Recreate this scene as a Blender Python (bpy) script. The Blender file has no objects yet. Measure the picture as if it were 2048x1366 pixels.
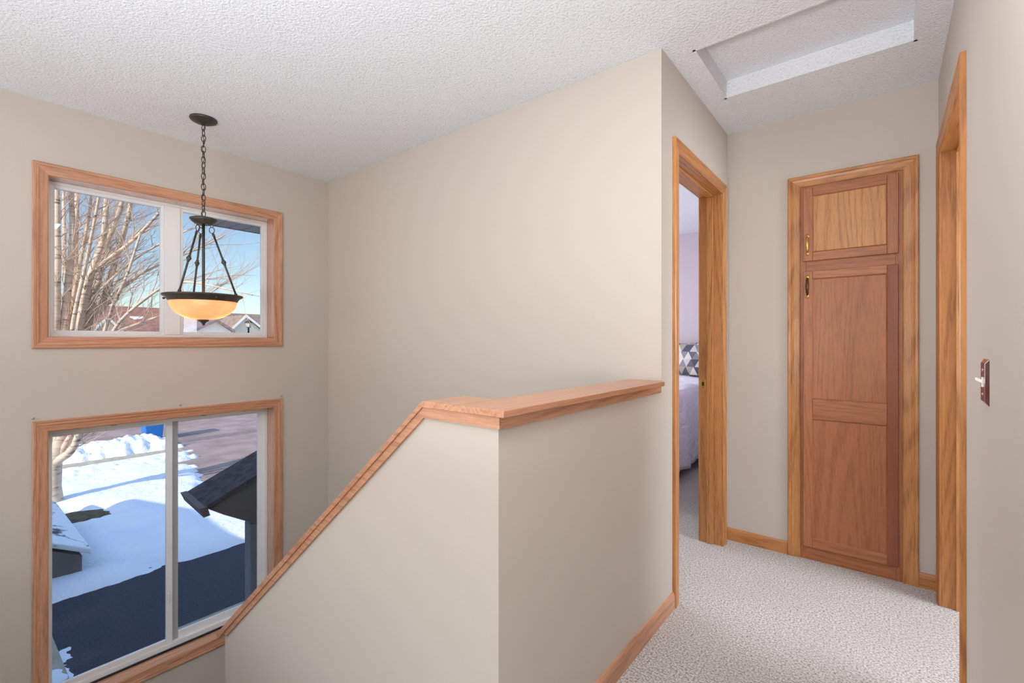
import bpy, bmesh, math, random
from mathutils import Vector, Matrix

# ------------------------------------------------------------------ camera, sky, sun, daylight and added fill
CZ = 1.191
YAW = math.radians(38.746)
FPX = 930.54
sc = bpy.context.scene
col = sc.collection
cam_d = bpy.data.cameras.new('camera')
cam = bpy.data.objects.new('camera', cam_d)
col.objects.link(cam)
cam.location = (0, 0, CZ)
cam.rotation_euler = (math.radians(90), 0, YAW)
cam_d.sensor_width = 36
cam_d.lens = FPX / 2048 * 36
cam_d.clip_start = 0.02
cam_d.clip_end = 400
sc.camera = cam

sc.view_settings.view_transform = 'Standard'
sc.view_settings.look = 'None'
sc.view_settings.gamma = 1
sc.view_settings.exposure = 0.08

world = bpy.data.worlds.new('sky')
sc.world = world
world.use_nodes = True
wn = world.node_tree
wn.nodes.clear()
wo = wn.nodes.new('ShaderNodeOutputWorld')
wb = wn.nodes.new('ShaderNodeBackground')
ws = wn.nodes.new('ShaderNodeTexSky')
ws.sky_type = 'NISHITA'
ws.sun_disc = False
ws.sun_elevation = math.radians(28)
ws.sun_rotation = math.radians(165)
ws.altitude = 200
ws.air_density = 1.0
ws.dust_density = 0.6
ws.ozone_density = 1.6
wtc = wn.nodes.new('ShaderNodeTexCoord')
wsep = wn.nodes.new('ShaderNodeSeparateXYZ')
wmr = wn.nodes.new('ShaderNodeMapRange')
wn.links.new(wtc.outputs['Generated'], wsep.inputs[0])
wn.links.new(wsep.outputs[2], wmr.inputs[0])
wmr.inputs[1].default_value = 0.33
wmr.inputs[2].default_value = 0.75
wmr.inputs[3].default_value = 0.170      # sky strength near the horizon
wmr.inputs[4].default_value = 0.46       # and overhead
wn.links.new(wmr.outputs[0], wb.inputs[1])
wn.links.new(ws.outputs[0], wb.inputs[0])
wn.links.new(wb.outputs[0], wo.inputs[0])

sun_d = bpy.data.lights.new('sun', 'SUN')
sun_d.energy = 4.4
sun_d.angle = math.radians(0.6)
sun_d.color = (1.0, 0.93, 0.84)
sun = bpy.data.objects.new('sun', sun_d)
col.objects.link(sun)
SUN_DIR = Vector((-0.26, 0.965, -math.tan(math.radians(28)))).normalized()
sun.rotation_euler = SUN_DIR.to_track_quat('-Z', 'Y').to_euler()


def area(name, loc, direction, sx, sy, power, color):
    d = bpy.data.lights.new(name, 'AREA')
    d.shape = 'RECTANGLE'
    d.size = sx
    d.size_y = sy
    d.energy = power
    d.color = color
    o = bpy.data.objects.new(name, d)
    o.location = loc
    o.rotation_euler = Vector(direction).to_track_quat('-Z', 'Y').to_euler()
    col.objects.link(o)
    return o


# added fill lamps in the unseen living room; then daylight by the bedroom window,
# and by the window of the room on the right
area('living_room_fill', (0.3, -4.9, 1.35), (0.0, 1, 0.15), 4.0, 1.7, 14, (0.90, 0.95, 1.0))
area('living_room_west_fill', (-3.30, -2.1, 1.35), (1, 0.35, 0.25), 2.8, 1.8, 38, (0.90, 0.95, 1.0))  # no window here; lamp added to brighten the right wall
area('bedroom_daylight', (-3.30, 3.75, 1.45), (1, 0, -0.15), 1.6, 1.3, 44, (0.88, 0.92, 1.0))
area('side_room_daylight', (2.55, 2.45, 1.45), (-1, 0, -0.10), 1.5, 1.2, 98, (0.84, 0.91, 1.0))
# added fill under the hall ceiling, out of view, to brighten the right wall
area('hall_ceiling_fill', (-0.12, 0.70, 2.425), (0, 0, -1), 0.3, 0.3, 12, (0.93, 0.96, 1.0))
# added fill aimed up, bounced off the ceiling just behind the camera
area('bounce_fill', (-0.60, -0.95, 1.0), (0.04, 0.10, 1), 0.8, 0.8, 96, (0.89, 0.945, 1.0))

# ------------------------------------------------------------------ constants of the plan
H = 2.44
XW, YL, XH, YC, XR = -3.403, 1.943, -0.7434, 3.005, 0.1974
GZ = -2.2          # ground outside
LZ = -1.33         # entry landing


def at(u, v, X=None, Y=None, z=None, dep=None):
    s = (u - 1024) / FPX
    k = -(v - 683) / FPX
    dx = -math.sin(YAW) + s * math.cos(YAW)
    dy = math.cos(YAW) + s * math.sin(YAW)
    if X is not None: t = X / dx
    elif Y is not None: t = Y / dy
    elif z is not None: t = (z - CZ) / k
    else: t = dep
    return Vector((dx * t, dy * t, CZ + k * t))


# ------------------------------------------------------------------ materials
def new_mat(name):
    m = bpy.data.materials.new(name)
    m.use_nodes = True
    nt = m.node_tree
    bs = nt.nodes['Principled BSDF']
    return m, nt, bs


def N(nt, t, **kw):
    n = nt.nodes.new(t)
    for k, v in kw.items():
        setattr(n, k, v)
    return n


def math_node(nt, op, a, b=None):
    n = N(nt, 'ShaderNodeMath', operation=op)
    if hasattr(a, 'is_linked') or hasattr(a, 'links'): nt.links.new(a, n.inputs[0])
    else: n.inputs[0].default_value = a
    if b is not None:
        if hasattr(b, 'links'): nt.links.new(b, n.inputs[1])
        else: n.inputs[1].default_value = b
    return n.outputs[0]


def mapping(nt, scale=(1, 1, 1), rnd=0.0, src='Object'):
    tc = N(nt, 'ShaderNodeTexCoord')
    mp = N(nt, 'ShaderNodeMapping')
    mp.inputs['Scale'].default_value = scale
    nt.links.new(tc.outputs[src], mp.inputs['Vector'])
    if rnd:
        oi = N(nt, 'ShaderNodeObjectInfo')
        m = math_node(nt, 'MULTIPLY', oi.outputs['Random'], rnd)
        cb = N(nt, 'ShaderNodeCombineXYZ')
        for i in range(3):
            nt.links.new(m, cb.inputs[i])
        nt.links.new(cb.outputs[0], mp.inputs['Location'])
    return mp.outputs[0]


def noise(nt, vec, scale, detail=2, rough=0.5, dist=0.0):
    n = N(nt, 'ShaderNodeTexNoise')
    n.inputs['Scale'].default_value = scale
    n.inputs['Detail'].default_value = detail
    n.inputs['Roughness'].default_value = rough
    n.inputs['Distortion'].default_value = dist
    nt.links.new(vec, n.inputs['Vector'])
    return n.outputs['Fac']


def ramp(nt, fac, stops):
    r = N(nt, 'ShaderNodeValToRGB')
    e = r.color_ramp.elements
    while len(e) < len(stops): e.new(0.5)
    for el, (p, c) in zip(e, stops):
        el.position = p
        el.color = (c[0], c[1], c[2], 1) if not isinstance(c, (int, float)) else (c, c, c, 1)
    nt.links.new(fac, r.inputs[0])
    return r.outputs[0]


def mix(nt, fac, a, b, mode='MIX'):
    m = N(nt, 'ShaderNodeMix', data_type='RGBA', blend_type=mode)
    for sock, val in ((m.inputs[0], fac), (m.inputs[6], a), (m.inputs[7], b)):
        if hasattr(val, 'links'): nt.links.new(val, sock)
        elif isinstance(val, (int, float)): sock.default_value = val if sock == m.inputs[0] else (val, val, val, 1)
        else: sock.default_value = (val[0], val[1], val[2], 1)
    return m.outputs[2]


def bump(nt, bs, height, strength, dist):
    b = N(nt, 'ShaderNodeBump')
    b.inputs['Strength'].default_value = strength
    b.inputs['Distance'].default_value = dist
    nt.links.new(height, b.inputs['Height'])
    nt.links.new(b.outputs[0], bs.inputs['Normal'])


def srgb(r, g, b):
    def f(c):
        c /= 255
        return c / 12.92 if c <= 0.04045 else ((c + 0.055) / 1.055) ** 2.4
    return (f(r), f(g), f(b))


def plain(name, c, rough=0.6, metal=0.0, spec=0.5, coat=0.0):
    m, nt, bs = new_mat(name)
    bs.inputs['Base Color'].default_value = (*c, 1)
    bs.inputs['Roughness'].default_value = rough
    bs.inputs['Metallic'].default_value = metal
    bs.inputs['Specular IOR Level'].default_value = spec
    bs.inputs['Coat Weight'].default_value = coat
    return m


def variegated(name, c1, c2, scale, rough=0.7, bstr=0.0, bdist=0.002, bscale=None, stretch=(1, 1, 1), spec=0.3, detail=3):
    m, nt, bs = new_mat(name)
    v = mapping(nt, stretch)
    f = noise(nt, v, scale, detail)
    nt.links.new(ramp(nt, f, [(0.35, c1), (0.65, c2)]), bs.inputs['Base Color'])
    bs.inputs['Roughness'].default_value = rough
    bs.inputs['Specular IOR Level'].default_value = spec
    if bstr:
        g = noise(nt, v, bscale or scale, 4, 0.6)
        bump(nt, bs, g, bstr, bdist)
    return m


def oak(name, axis, light, mid, dark, rough=0.32, cath=1.0, figure=26.0, spread=4.0):
    """oak with grain along 'x','y' or 'z': long pores plus cathedral figure"""
    m, nt, bs = new_mat(name)
    st = {'x': (0.07, 1, 1), 'y': (1, 0.07, 1), 'z': (1, 1, 0.07)}[axis]
    v = mapping(nt, st, rnd=23.0)
    low = noise(nt, v, spread, 1.5, 0.4, 0.25)
    rings = math_node(nt, 'SINE', math_node(nt, 'MULTIPLY', low, figure * 6.28))
    ringf = ramp(nt, math_node(nt, 'MULTIPLY', math_node(nt, 'ADD', rings, 1.0), 0.5), [(0.0, 0.0), (0.55, 0.12), (0.92, 1.0)])
    fine = noise(nt, v, 160, 3, 0.6)
    pores = ramp(nt, fine, [(0.40, 1.0), (0.56, 0.0)])
    tone = noise(nt, v, 5, 2, 0.4)
    base = mix(nt, ramp(nt, tone, [(0.3, 0.0), (0.7, 1.0)]), light, mid)
    porering = mix(nt, 0.5, ringf, pores, 'MULTIPLY')
    f1 = math_node(nt, 'MULTIPLY', porering, 0.48 * cath)
    c1 = mix(nt, f1, base, dark)
    c2 = mix(nt, math_node(nt, 'MULTIPLY', pores, 0.22), c1, dark)
    nt.links.new(c2, bs.inputs['Base Color'])
    bs.inputs['Roughness'].default_value = rough
    bs.inputs['Specular IOR Level'].default_value = 0.45
    bump(nt, bs, pores, 0.10, -0.0006)
    return m


OL, OM, OD = srgb(210, 150, 92), srgb(188, 124, 70), srgb(128, 74, 36)      # golden trim
RL, RM, RD = srgb(214, 160, 126), srgb(194, 136, 104), srgb(140, 88, 60)     # rosier trim round the windows and rail
CL, CM, CD = srgb(184, 118, 78), srgb(168, 102, 64), srgb(118, 66, 38)       # cabinet
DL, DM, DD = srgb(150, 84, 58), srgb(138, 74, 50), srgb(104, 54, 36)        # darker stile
M = {}
for ax in 'xyz':
    M['oak_' + ax] = oak('golden_oak_' + ax, ax, OL, OM, OD)
    M['rose_' + ax] = oak('rosy_oak_' + ax, ax, RL, RM, RD, rough=0.28, cath=0.8)
    M['cab_' + ax] = oak('cabinet_oak_' + ax, ax, CL, CM, CD, rough=0.4, cath=0.75)
M['cab_panel'] = oak('cabinet_panel_oak', 'z', CL, CM, CD, rough=0.42, cath=0.7, figure=16, spread=5.5)
M['cab_panel_gold'] = oak('cabinet_small_panel_oak', 'z', srgb(214, 156, 98), srgb(198, 138, 84), srgb(140, 86, 44), rough=0.42, cath=0.9, figure=30, spread=3.0)
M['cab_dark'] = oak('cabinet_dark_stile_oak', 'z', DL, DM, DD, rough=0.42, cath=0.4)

for ax in 'yz':
    M['jamb_' + ax] = oak('glossy_rosy_oak_' + ax, ax, RL, RM, RD, rough=0.2, cath=0.6)
    b_ = M['jamb_' + ax].node_tree.nodes['Principled BSDF']
    b_.inputs['Coat Weight'].default_value = 1.0
    b_.inputs['Coat Roughness'].default_value = 0.12
    b_.inputs['Coat IOR'].default_value = 1.6
# painted walls
def paint(name, c, sc_=220):
    m, nt, bs = new_mat(name)
    bs.inputs['Base Color'].default_value = (*c, 1)
    bs.inputs['Roughness'].default_value = 0.55
    bs.inputs['Specular IOR Level'].default_value = 0.25
    v = mapping(nt)
    bump(nt, bs, noise(nt, v, sc_, 3), 0.10, 0.0008)
    return m


M['wall'] = paint('beige_wall_paint', srgb(204, 194, 183))
M['lilac'] = paint('lilac_wall_paint', srgb(210, 196, 204))
M['siding'] = variegated('tan_house_siding', srgb(190, 176, 152), srgb(200, 186, 162), 3, 0.8)

# textured ceiling
m, nt, bs = new_mat('stippled_ceiling')
v = mapping(nt)
f1 = noise(nt, v, 95, 3, 0.65)
f2 = noise(nt, v, 230, 2, 0.5)
h_ = mix(nt, 0.3, ramp(nt, f1, [(0.40, 0.0), (0.62, 1.0)]), f2)
nt.links.new(ramp(nt, f1, [(0.28, srgb(206, 208, 212)), (0.42, srgb(242, 244, 248))]), bs.inputs['Base Color'])  # pits tinted darker: the stipple's small shadows put into the colour
bs.inputs['Roughness'].default_value = 0.9
bs.inputs['Specular IOR Level'].default_value = 0.1
bump(nt, bs, h_, 0.75, 0.004)
M['ceiling'] = m

# carpet
m, nt, bs = new_mat('cut_pile_carpet')
v = mapping(nt)
f1 = noise(nt, v, 130, 3, 0.75)
f2 = noise(nt, v, 3.2, 3, 0.5)
c = ramp(nt, f1, [(0.36, srgb(112, 102, 96)), (0.47, srgb(192, 184, 178)), (0.60, srgb(232, 228, 224))])
c = mix(nt, math_node(nt, 'MULTIPLY', ramp(nt, f2, [(0.35, 0.0), (0.7, 1.0)]), 0.25), c, srgb(182, 172, 166))
nt.links.new(c, bs.inputs['Base Color'])
bs.inputs['Roughness'].default_value = 1.0
bs.inputs['Specular IOR Level'].default_value = 0.05
bs.inputs['Sheen Weight'].default_value = 0.25
bump(nt, bs, f1, 0.9, 0.006)
M['carpet'] = m

M['vinyl'] = plain('white_vinyl', srgb(240, 241, 242), 0.35)
M['vinyl_grey'] = plain('grey_window_track', srgb(176, 180, 180), 0.5)
M['gasket'] = plain('black_gasket', srgb(30, 32, 36), 0.6)
M['bronze'] = variegated('aged_bronze', srgb(48, 46, 40), srgb(66, 60, 50), 30, 0.42, spec=0.6)
M['brass'] = plain('antique_brass', srgb(206, 168, 96), 0.34, 0.8)
M['brass_dark'] = plain('dark_antique_brass', srgb(96, 72, 42), 0.3, 0.9)
M['plate'] = plain('cherry_red_brown_plate', srgb(74, 30, 28), 0.12, 0.0, 0.8, 0.6)
M['plate_rim'] = plain('nickel_screw', srgb(190, 186, 180), 0.3, 0.9)
M['ivory'] = plain('ivory_toggle', srgb(236, 230, 214), 0.35)
M['dark_gap'] = plain('dark_recess', srgb(60, 34, 22), 0.8)
M['hook'] = plain('clear_wall_hook', srgb(176, 168, 154), 0.3)

# glass pane
m, nt, bs = new_mat('window_glass')
nt.nodes.remove(bs)
out = nt.nodes['Material Output']
tr = N(nt, 'ShaderNodeBsdfTransparent'); tr.inputs[0].default_value = (0.965, 0.975, 0.975, 1)
gl = N(nt, 'ShaderNodeBsdfGlossy'); gl.inputs['Roughness'].default_value = 0.0
fr = N(nt, 'ShaderNodeFresnel'); fr.inputs[0].default_value = 1.45
mx = N(nt, 'ShaderNodeMixShader')
nt.links.new(math_node(nt, 'MULTIPLY', fr.outputs[0], 0.6), mx.inputs[0])
nt.links.new(tr.outputs[0], mx.inputs[1]); nt.links.new(gl.outputs[0], mx.inputs[2])
nt.links.new(mx.outputs[0], out.inputs[0])
M['glass'] = m

# alabaster glass bowl
m, nt, bs = new_mat('amber_alabaster_glass')
v = mapping(nt, (1, 1, 2.2))
f = noise(nt, v, 7, 3, 0.5, 1.5)
c = ramp(nt, f, [(0.35, srgb(246, 200, 164)), (0.65, srgb(250, 218, 190))])
nt.links.new(c, bs.inputs['Base Color'])
bs.inputs['Roughness'].default_value = 0.3
tl = N(nt, 'ShaderNodeBsdfTranslucent'); nt.links.new(c, tl.inputs[0])
mx = N(nt, 'ShaderNodeMixShader'); mx.inputs[0].default_value = 0.6
out = nt.nodes['Material Output']
nt.links.new(bs.outputs[0], mx.inputs[1]); nt.links.new(tl.outputs[0], mx.inputs[2])
em = N(nt, 'ShaderNodeEmission'); em.inputs[0].default_value = (*srgb(255, 168, 112), 1); em.inputs[1].default_value = 0.36
ad = N(nt, 'ShaderNodeAddShader')
nt.links.new(mx.outputs[0], ad.inputs[0]); nt.links.new(em.outputs[0], ad.inputs[1])
nt.links.new(ad.outputs[0], out.inputs[0])
M['bowl'] = m

# outside
def snow_mat():
    m, nt, bs = new_mat('fresh_snow')
    v = mapping(nt)
    f = noise(nt, v, 1.2, 3)
    nt.links.new(ramp(nt, f, [(0.3, srgb(236, 240, 248)), (0.7, srgb(250, 250, 252))]), bs.inputs['Base Color'])
    bs.inputs['Roughness'].default_value = 0.8
    bs.inputs['Specular IOR Level'].default_value = 0.2
    bump(nt, bs, noise(nt, v, 9, 5, 0.6), 0.5, 0.05)
    return m


M['snow'] = snow_mat()
M['asphalt'] = variegated('driveway_asphalt', srgb(62, 64, 72), srgb(78, 78, 84), 40, 0.95, 0.5, 0.01, 60)
M['road'] = variegated('pinkish_road_asphalt', srgb(150, 128, 122), srgb(172, 150, 142), 1.6, 0.95, 0.3, 0.01, 60)
M['concrete'] = variegated('old_concrete', srgb(168, 156, 140), srgb(190, 178, 160), 6, 0.9)
M['old_curb'] = variegated('weathered_curb', srgb(128, 112, 106), srgb(148, 132, 124), 5, 0.9)
M['grass'] = variegated('dead_winter_grass', srgb(78, 72, 58), srgb(112, 100, 78), 12, 1.0, 0.8, 0.03, 40)
m, nt, bs = new_mat('smooth_banded_bark')
v = mapping(nt, (1, 1, 6))
f = noise(nt, v, 3.5, 4, 0.6)
nt.links.new(ramp(nt, f, [(0.34, srgb(120, 100, 86)), (0.44, srgb(204, 182, 160)), (0.7, srgb(226, 206, 186))]), bs.inputs['Base Color'])
bs.inputs['Roughness'].default_value = 0.85
M['bark'] = m
M['twig'] = plain('twig_bark', srgb(206, 178, 158), 0.85)
M['blue_plastic'] = plain('blue_plastic', srgb(38, 116, 196), 0.4)
M['black'] = plain('black_rubber', srgb(24, 24, 26), 0.6)
M['shingle_brown'] = variegated('brown_shingles', srgb(128, 108, 98), srgb(156, 134, 122), 2.2, 0.95)
M['shingle_red'] = variegated('reddish_shingles', srgb(136, 98, 88), srgb(164, 120, 106), 2.0, 0.95)
M['shingle_purple'] = variegated('purplish_shingles', srgb(112, 98, 106), srgb(138, 122, 128), 2.0, 0.95)
M['shingle_dark'] = variegated('charcoal_shingles', srgb(62, 58, 62), srgb(92, 86, 88), 14, 0.9, 0.4, 0.01, 30)
M['cream'] = plain('cream_siding', srgb(236, 226, 208), 0.8)
M['white_trim'] = plain('white_fascia', srgb(236, 232, 224), 0.6)
M['taupe'] = plain('taupe_fascia', srgb(104, 94, 90), 0.6)
M['taupe_wall'] = variegated('grey_taupe_boards', srgb(112, 106, 102), srgb(124, 118, 112), 3, 0.8)
M['bluegrey'] = plain('grey_painted_post', srgb(128, 132, 140), 0.6)
M['soffit'] = variegated('grey_soffit', srgb(176, 174, 180), srgb(186, 184, 188), 3, 0.7)
M['lantern_glass'] = plain('frosted_lantern_glass', srgb(232, 228, 220), 0.3)
m, nt, bs = new_mat('snow_patched_shingles')
v = mapping(nt)
f = noise(nt, v, 2.2, 5, 0.65, 0.6)
nt.links.new(ramp(nt, f, [(0.37, srgb(72, 74, 84)), (0.45, srgb(236, 240, 248))]), bs.inputs['Base Color'])
bs.inputs['Roughness'].default_value = 0.85
bump(nt, bs, f, 0.7, 0.08)
M['snowy_roof'] = m
# bedding
m, nt, bs = new_mat('white_crinkled_cotton')
v = mapping(nt)
f = noise(nt, v, 9, 4, 0.6, 1.2)
bs.inputs['Base Color'].default_value = (*srgb(226, 224, 236), 1)
bs.inputs['Roughness'].default_value = 0.9
bump(nt, bs, f, 0.8, 0.03)
M['bedding'] = m
m, nt, bs = new_mat('triangle_print_cotton')
tc = N(nt, 'ShaderNodeTexCoord')
sep = N(nt, 'ShaderNodeSeparateXYZ'); nt.links.new(tc.outputs['Object'], sep.inputs[0])
x, z = sep.outputs[0], sep.outputs[2]
zr = math_node(nt, 'MULTIPLY', z, 12.0)
row = math_node(nt, 'FLOOR', zr)
fz = math_node(nt, 'FRACT', zr)
xs = math_node(nt, 'ADD', math_node(nt, 'MULTIPLY', x, 12.0), math_node(nt, 'MULTIPLY', row, 0.37))
a = math_node(nt, 'FLOOR', math_node(nt, 'ADD', xs, math_node(nt, 'MULTIPLY', fz, 0.5)))
b = math_node(nt, 'FLOOR', math_node(nt, 'SUBTRACT', xs, math_node(nt, 'MULTIPLY', fz, 0.5)))
cb = N(nt, 'ShaderNodeCombineXYZ')
nt.links.new(a, cb.inputs[0]); nt.links.new(b, cb.inputs[1]); nt.links.new(row, cb.inputs[2])
wnz = N(nt, 'ShaderNodeTexWhiteNoise', noise_dimensions='3D'); nt.links.new(cb.outputs[0], wnz.inputs['Vector'])
r = N(nt, 'ShaderNodeValToRGB'); r.color_ramp.interpolation = 'CONSTANT'
stops = [(0.0, srgb(92, 94, 104)), (0.22, srgb(216, 210, 204)), (0.42, srgb(150, 148, 152)), (0.6, srgb(232, 226, 218)), (0.78, srgb(178, 166, 156)), (0.9, srgb(112, 116, 128))]
e = r.color_ramp.elements
while len(e) < len(stops): e.new(0.5)
for el, (p, c) in zip(e, stops): el.position = p; el.color = (*c, 1)
nt.links.new(wnz.outputs['Value'], r.inputs[0]); nt.links.new(r.outputs[0], bs.inputs['Base Color'])
bs.inputs['Roughness'].default_value = 0.9
M['triangles'] = m


# ------------------------------------------------------------------ mesh helpers
class MB:
    def __init__(self):
        self.v = []
        self.f = []
        self.mi = []
        self.smooth = []

    def face(self, idx, mi=0, sm=False):
        self.f.append(tuple(idx)); self.mi.append(mi); self.smooth.append(sm)

    def add(self, pts):
        i = len(self.v)
        self.v += [tuple(p) for p in pts]
        return i

    def hexa(self, p, mi=0):
        """8 points: bottom ring 0-3, top ring 4-7"""
        i = self.add(p)
        for q in ((3, 2, 1, 0), (4, 5, 6, 7), (0, 1, 5, 4), (1, 2, 6, 5), (2, 3, 7, 6), (3, 0, 4, 7)):
            self.face([i + k for k in q], mi)
        return self

    def box(self, x0, x1, y0, y1, z0, z1, mi=0):
        return self.hexa([(x0, y0, z0), (x1, y0, z0), (x1, y1, z0), (x0, y1, z0), (x0, y0, z1), (x1, y0, z1), (x1, y1, z1), (x0, y1, z1)], mi)

    def prism(self, poly, fn, a, b, mi=0):
        """polygon of 2D points extruded from a to b through fn(p, q, w)"""
        n = len(poly)
        i = self.add([fn(p, q, a) for p, q in poly] + [fn(p, q, b) for p, q in poly])
        self.face([i + k for k in range(n)][::-1], mi)
        self.face([i + n + k for k in range(n)], mi)
        for k in range(n):
            k2 = (k + 1) % n
            self.face([i + k, i + k2, i + n + k2, i + n + k], mi)
        return self

    def lathe(self, prof, cx, cy, n=48, mi=0, sm=True):
        rings = []
        for r, z in prof:
            if r < 1e-6:
                rings.append([self.add([(cx, cy, z)])])
            else:
                i = self.add([(cx + r * math.cos(2 * math.pi * k / n), cy + r * math.sin(2 * math.pi * k / n), z) for k in range(n)])
                rings.append([i + k for k in range(n)])
        for A, B in zip(rings, rings[1:]):
            for k in range(n):
                k2 = (k + 1) % n
                if len(A) == 1 and len(B) == 1: continue
                if len(A) == 1: self.face([A[0], B[k2], B[k]], mi, sm)
                elif len(B) == 1: self.face([A[k], A[k2], B[0]], mi, sm)
                else: self.face([A[k], A[k2], B[k2], B[k]], mi, sm)
        return self

    def tube(self, pts, radii, n=8, mi=0, closed=False, caps=True):
        pts = [Vector(p) for p in pts]
        if isinstance(radii, (int, float)): radii = [radii] * len(pts)
        rings = []
        up = Vector((0.13, 0.21, 0.97)).normalized()
        m = len(pts)
        for j, p in enumerate(pts):
            if closed: d = pts[(j + 1) % m] - pts[j - 1]
            else: d = pts[min(j + 1, m - 1)] - pts[max(j - 1, 0)]
            d = d.normalized() if d.length > 0 else Vector((0, 0, 1))
            a = d.cross(up)
            if a.length < 0.05: a = d.cross(Vector((1, 0, 0)))
            a.normalize()
            b = d.cross(a).normalized()
            i = self.add([p + (a * math.cos(2 * math.pi * k / n) + b * math.sin(2 * math.pi * k / n)) * radii[j] for k in range(n)])
            rings.append([i + k for k in range(n)])
        pairs = list(zip(rings, rings[1:]))
        if closed: pairs.append((rings[-1], rings[0]))
        for A, B in pairs:
            for k in range(n):
                k2 = (k + 1) % n
                self.face([A[k], A[k2], B[k2], B[k]], mi, True)
        if caps and not closed:
            self.face(rings[0][::-1], mi); self.face(rings[-1], mi)
        return self

    def build(self, name, mats, parent=None, bevel=0.0, seg=2):
        me = bpy.data.meshes.new(name)
        me.from_pydata(self.v, [], self.f)
        if not isinstance(mats, (list, tuple)): mats = [mats]
        for mt in mats: me.materials.append(mt)
        me.polygons.foreach_set('material_index', self.mi)
        me.polygons.foreach_set('use_smooth', self.smooth)
        bm = bmesh.new(); bm.from_mesh(me)
        bmesh.ops.recalc_face_normals(bm, faces=bm.faces)
        bm.to_mesh(me); bm.free()
        me.update()
        o = bpy.data.objects.new(name, me)
        col.objects.link(o)
        if parent is not None:
            o.parent = parent
            o.matrix_parent_inverse = parent_world(parent).inverted()
        if bevel:
            md = o.modifiers.new('bevel', 'BEVEL'); md.width = bevel; md.segments = seg; md.limit_method = 'ANGLE'
        return o


def parent_world(p):
    mw = Matrix.Translation(p.location) @ p.rotation_euler.to_matrix().to_4x4()
    if p.parent is not None:
        return parent_world(p.parent) @ p.matrix_parent_inverse @ mw
    return mw


def empty(name, loc=(0, 0, 0)):
    o = bpy.data.objects.new(name, None)
    o.location = loc
    o.empty_display_size = 0.1
    col.objects.link(o)
    return o


def tag(o, label, cat, group=None, kind=None):
    o['label'] = label
    o['category'] = cat
    if group: o['group'] = group
    if kind: o['kind'] = kind
    return o


def struct(o):
    o['kind'] = 'structure'
    return o


def wall_boxes(axis, c0, c1, u0, u1, z0, z1, holes=()):
    """a wall slab with rectangular holes (u0,u1,z0,z1), cut into strips"""
    mb = MB()
    us = sorted({u0, u1, *[h[0] for h in holes], *[h[1] for h in holes]})
    for a, b in zip(us, us[1:]):
        mid = (a + b) / 2
        cuts = sorted([(h[2], h[3]) for h in holes if h[0] < mid < h[1]])
        z = z0
        spans = []
        for lo, hi in cuts:
            if lo > z: spans.append((z, lo))
            z = hi
        if z < z1: spans.append((z, z1))
        for s0, s1 in spans:
            if axis == 'x': mb.box(c0, c1, a, b, s0, s1)
            else: mb.box(a, b, c0, c1, s0, s1)
    return mb


CAS = [(0, 0), (0, .008), (.005, .0105), (.030, .0115), (.040, .0145), (.044, .0135), (.047, .0155), (.056, .0160), (.060, .0135), (.060, 0)]


def casing(name, fn, u0, u1, z0, z1, mats, parent, sides='LTRB', prof=CAS):
    """mitred casing round the inner rectangle; fn(u, z, h) gives the world point; mats = (horizontal, vertical)"""
    mb = MB()
    cor = {'BL': (u0, z0, -1, -1), 'TL': (u0, z1, -1, 1), 'TR': (u1, z1, 1, 1), 'BR': (u1, z0, 1, -1)}
    segs = {'L': ('BL', 'TL', 1), 'T': ('TL', 'TR', 0), 'R': ('TR', 'BR', 1), 'B': ('BR', 'BL', 0)}
    nb = 'B' not in sides
    for s in sides:
        a, b, mi = segs[s]
        rr = []
        for c in (a, b):
            cu, cz, su, sz = cor[c]
            if nb and c[0] == 'B': sz = 0
            rr.append([fn(cu + w * su, cz + w * sz, h) for w, h in prof])
        n = len(prof)
        i = mb.add(rr[0] + rr[1])
        for k in range(n - 1):
            mb.face([i + k, i + k + 1, i + n + k + 1, i + n + k], mi)
        mb.face([i + n - 1, i, i + n, i + 2 * n - 1], mi)
        mb.face([i + k for k in range(n)], mi)
        mb.face([i + n + k for k in range(n)], mi)
    return mb.build(name, mats, parent)


# ------------------------------------------------------------------ the shell of the house
WT = 0.15
XO = XW - WT
# windows: inner edge of the casing
WY0, WY1 = 0.379, 1.523
UZ0, UZ1 = 1.216, 2.057
DZ0, DZ1 = -0.742, 0.721
JT = 0.014
holes = [(WY0 - JT, WY1 + JT, UZ0 - JT, UZ1 + JT), (WY0 - JT, WY1 + JT, DZ0 - JT, DZ1 + JT)]
struct(wall_boxes('x', XO, XW, -5.1, YL + .12, -2.9, H + .15, holes).build('wall_window', M['wall']))
struct(wall_boxes('y', YL, YL + .12, XW, XH, LZ, H).build('wall_long', M['wall']))
struct(wall_boxes('x', XH - .12, XH, YL + .12, YC + .12, 0, H, [(2.1163, 2.8915, 0, 2.066)]).build('wall_bedroom_door', M['wall']))
struct(wall_boxes('y', YC, YC + .12, XH, XR, 0, H, [(-.366, .067, 0, 2.04)]).build('wall_hall_end', M['wall']))
struct(wall_boxes('x', XR, XR + .12, -.25, YC + .12, 0, H, [(2.061, 2.858, 0, 2.058)]).build('wall_right', M['wall']))
# half wall beside the stairs: level return plus the slope following the stairs
CT = 1.0237          # cap top
XE, XS = -2.525, -1.0133
SL = (CT - (-0.223)) / (XS - XE)
th = 0.0174
yw0, yw1 = 0.8735, 0.9985
zc = CT - th
mb = MB()
dz = 0.0
xl = -2.455
poly = [(XH - .12, LZ), (XH - .12, zc), (XS, zc), (xl, zc + (xl - XS) * SL - .004), (xl, LZ)]
mb.prism(poly, lambda p, q, w: (p, w, q), yw0, yw1)
mb.box(XH - .12, XH, yw0, YL, 0, zc)
hw = struct(mb.build('wall_stair', M['wall']))
# its oak cap with the band below
cap = MB()
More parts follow.
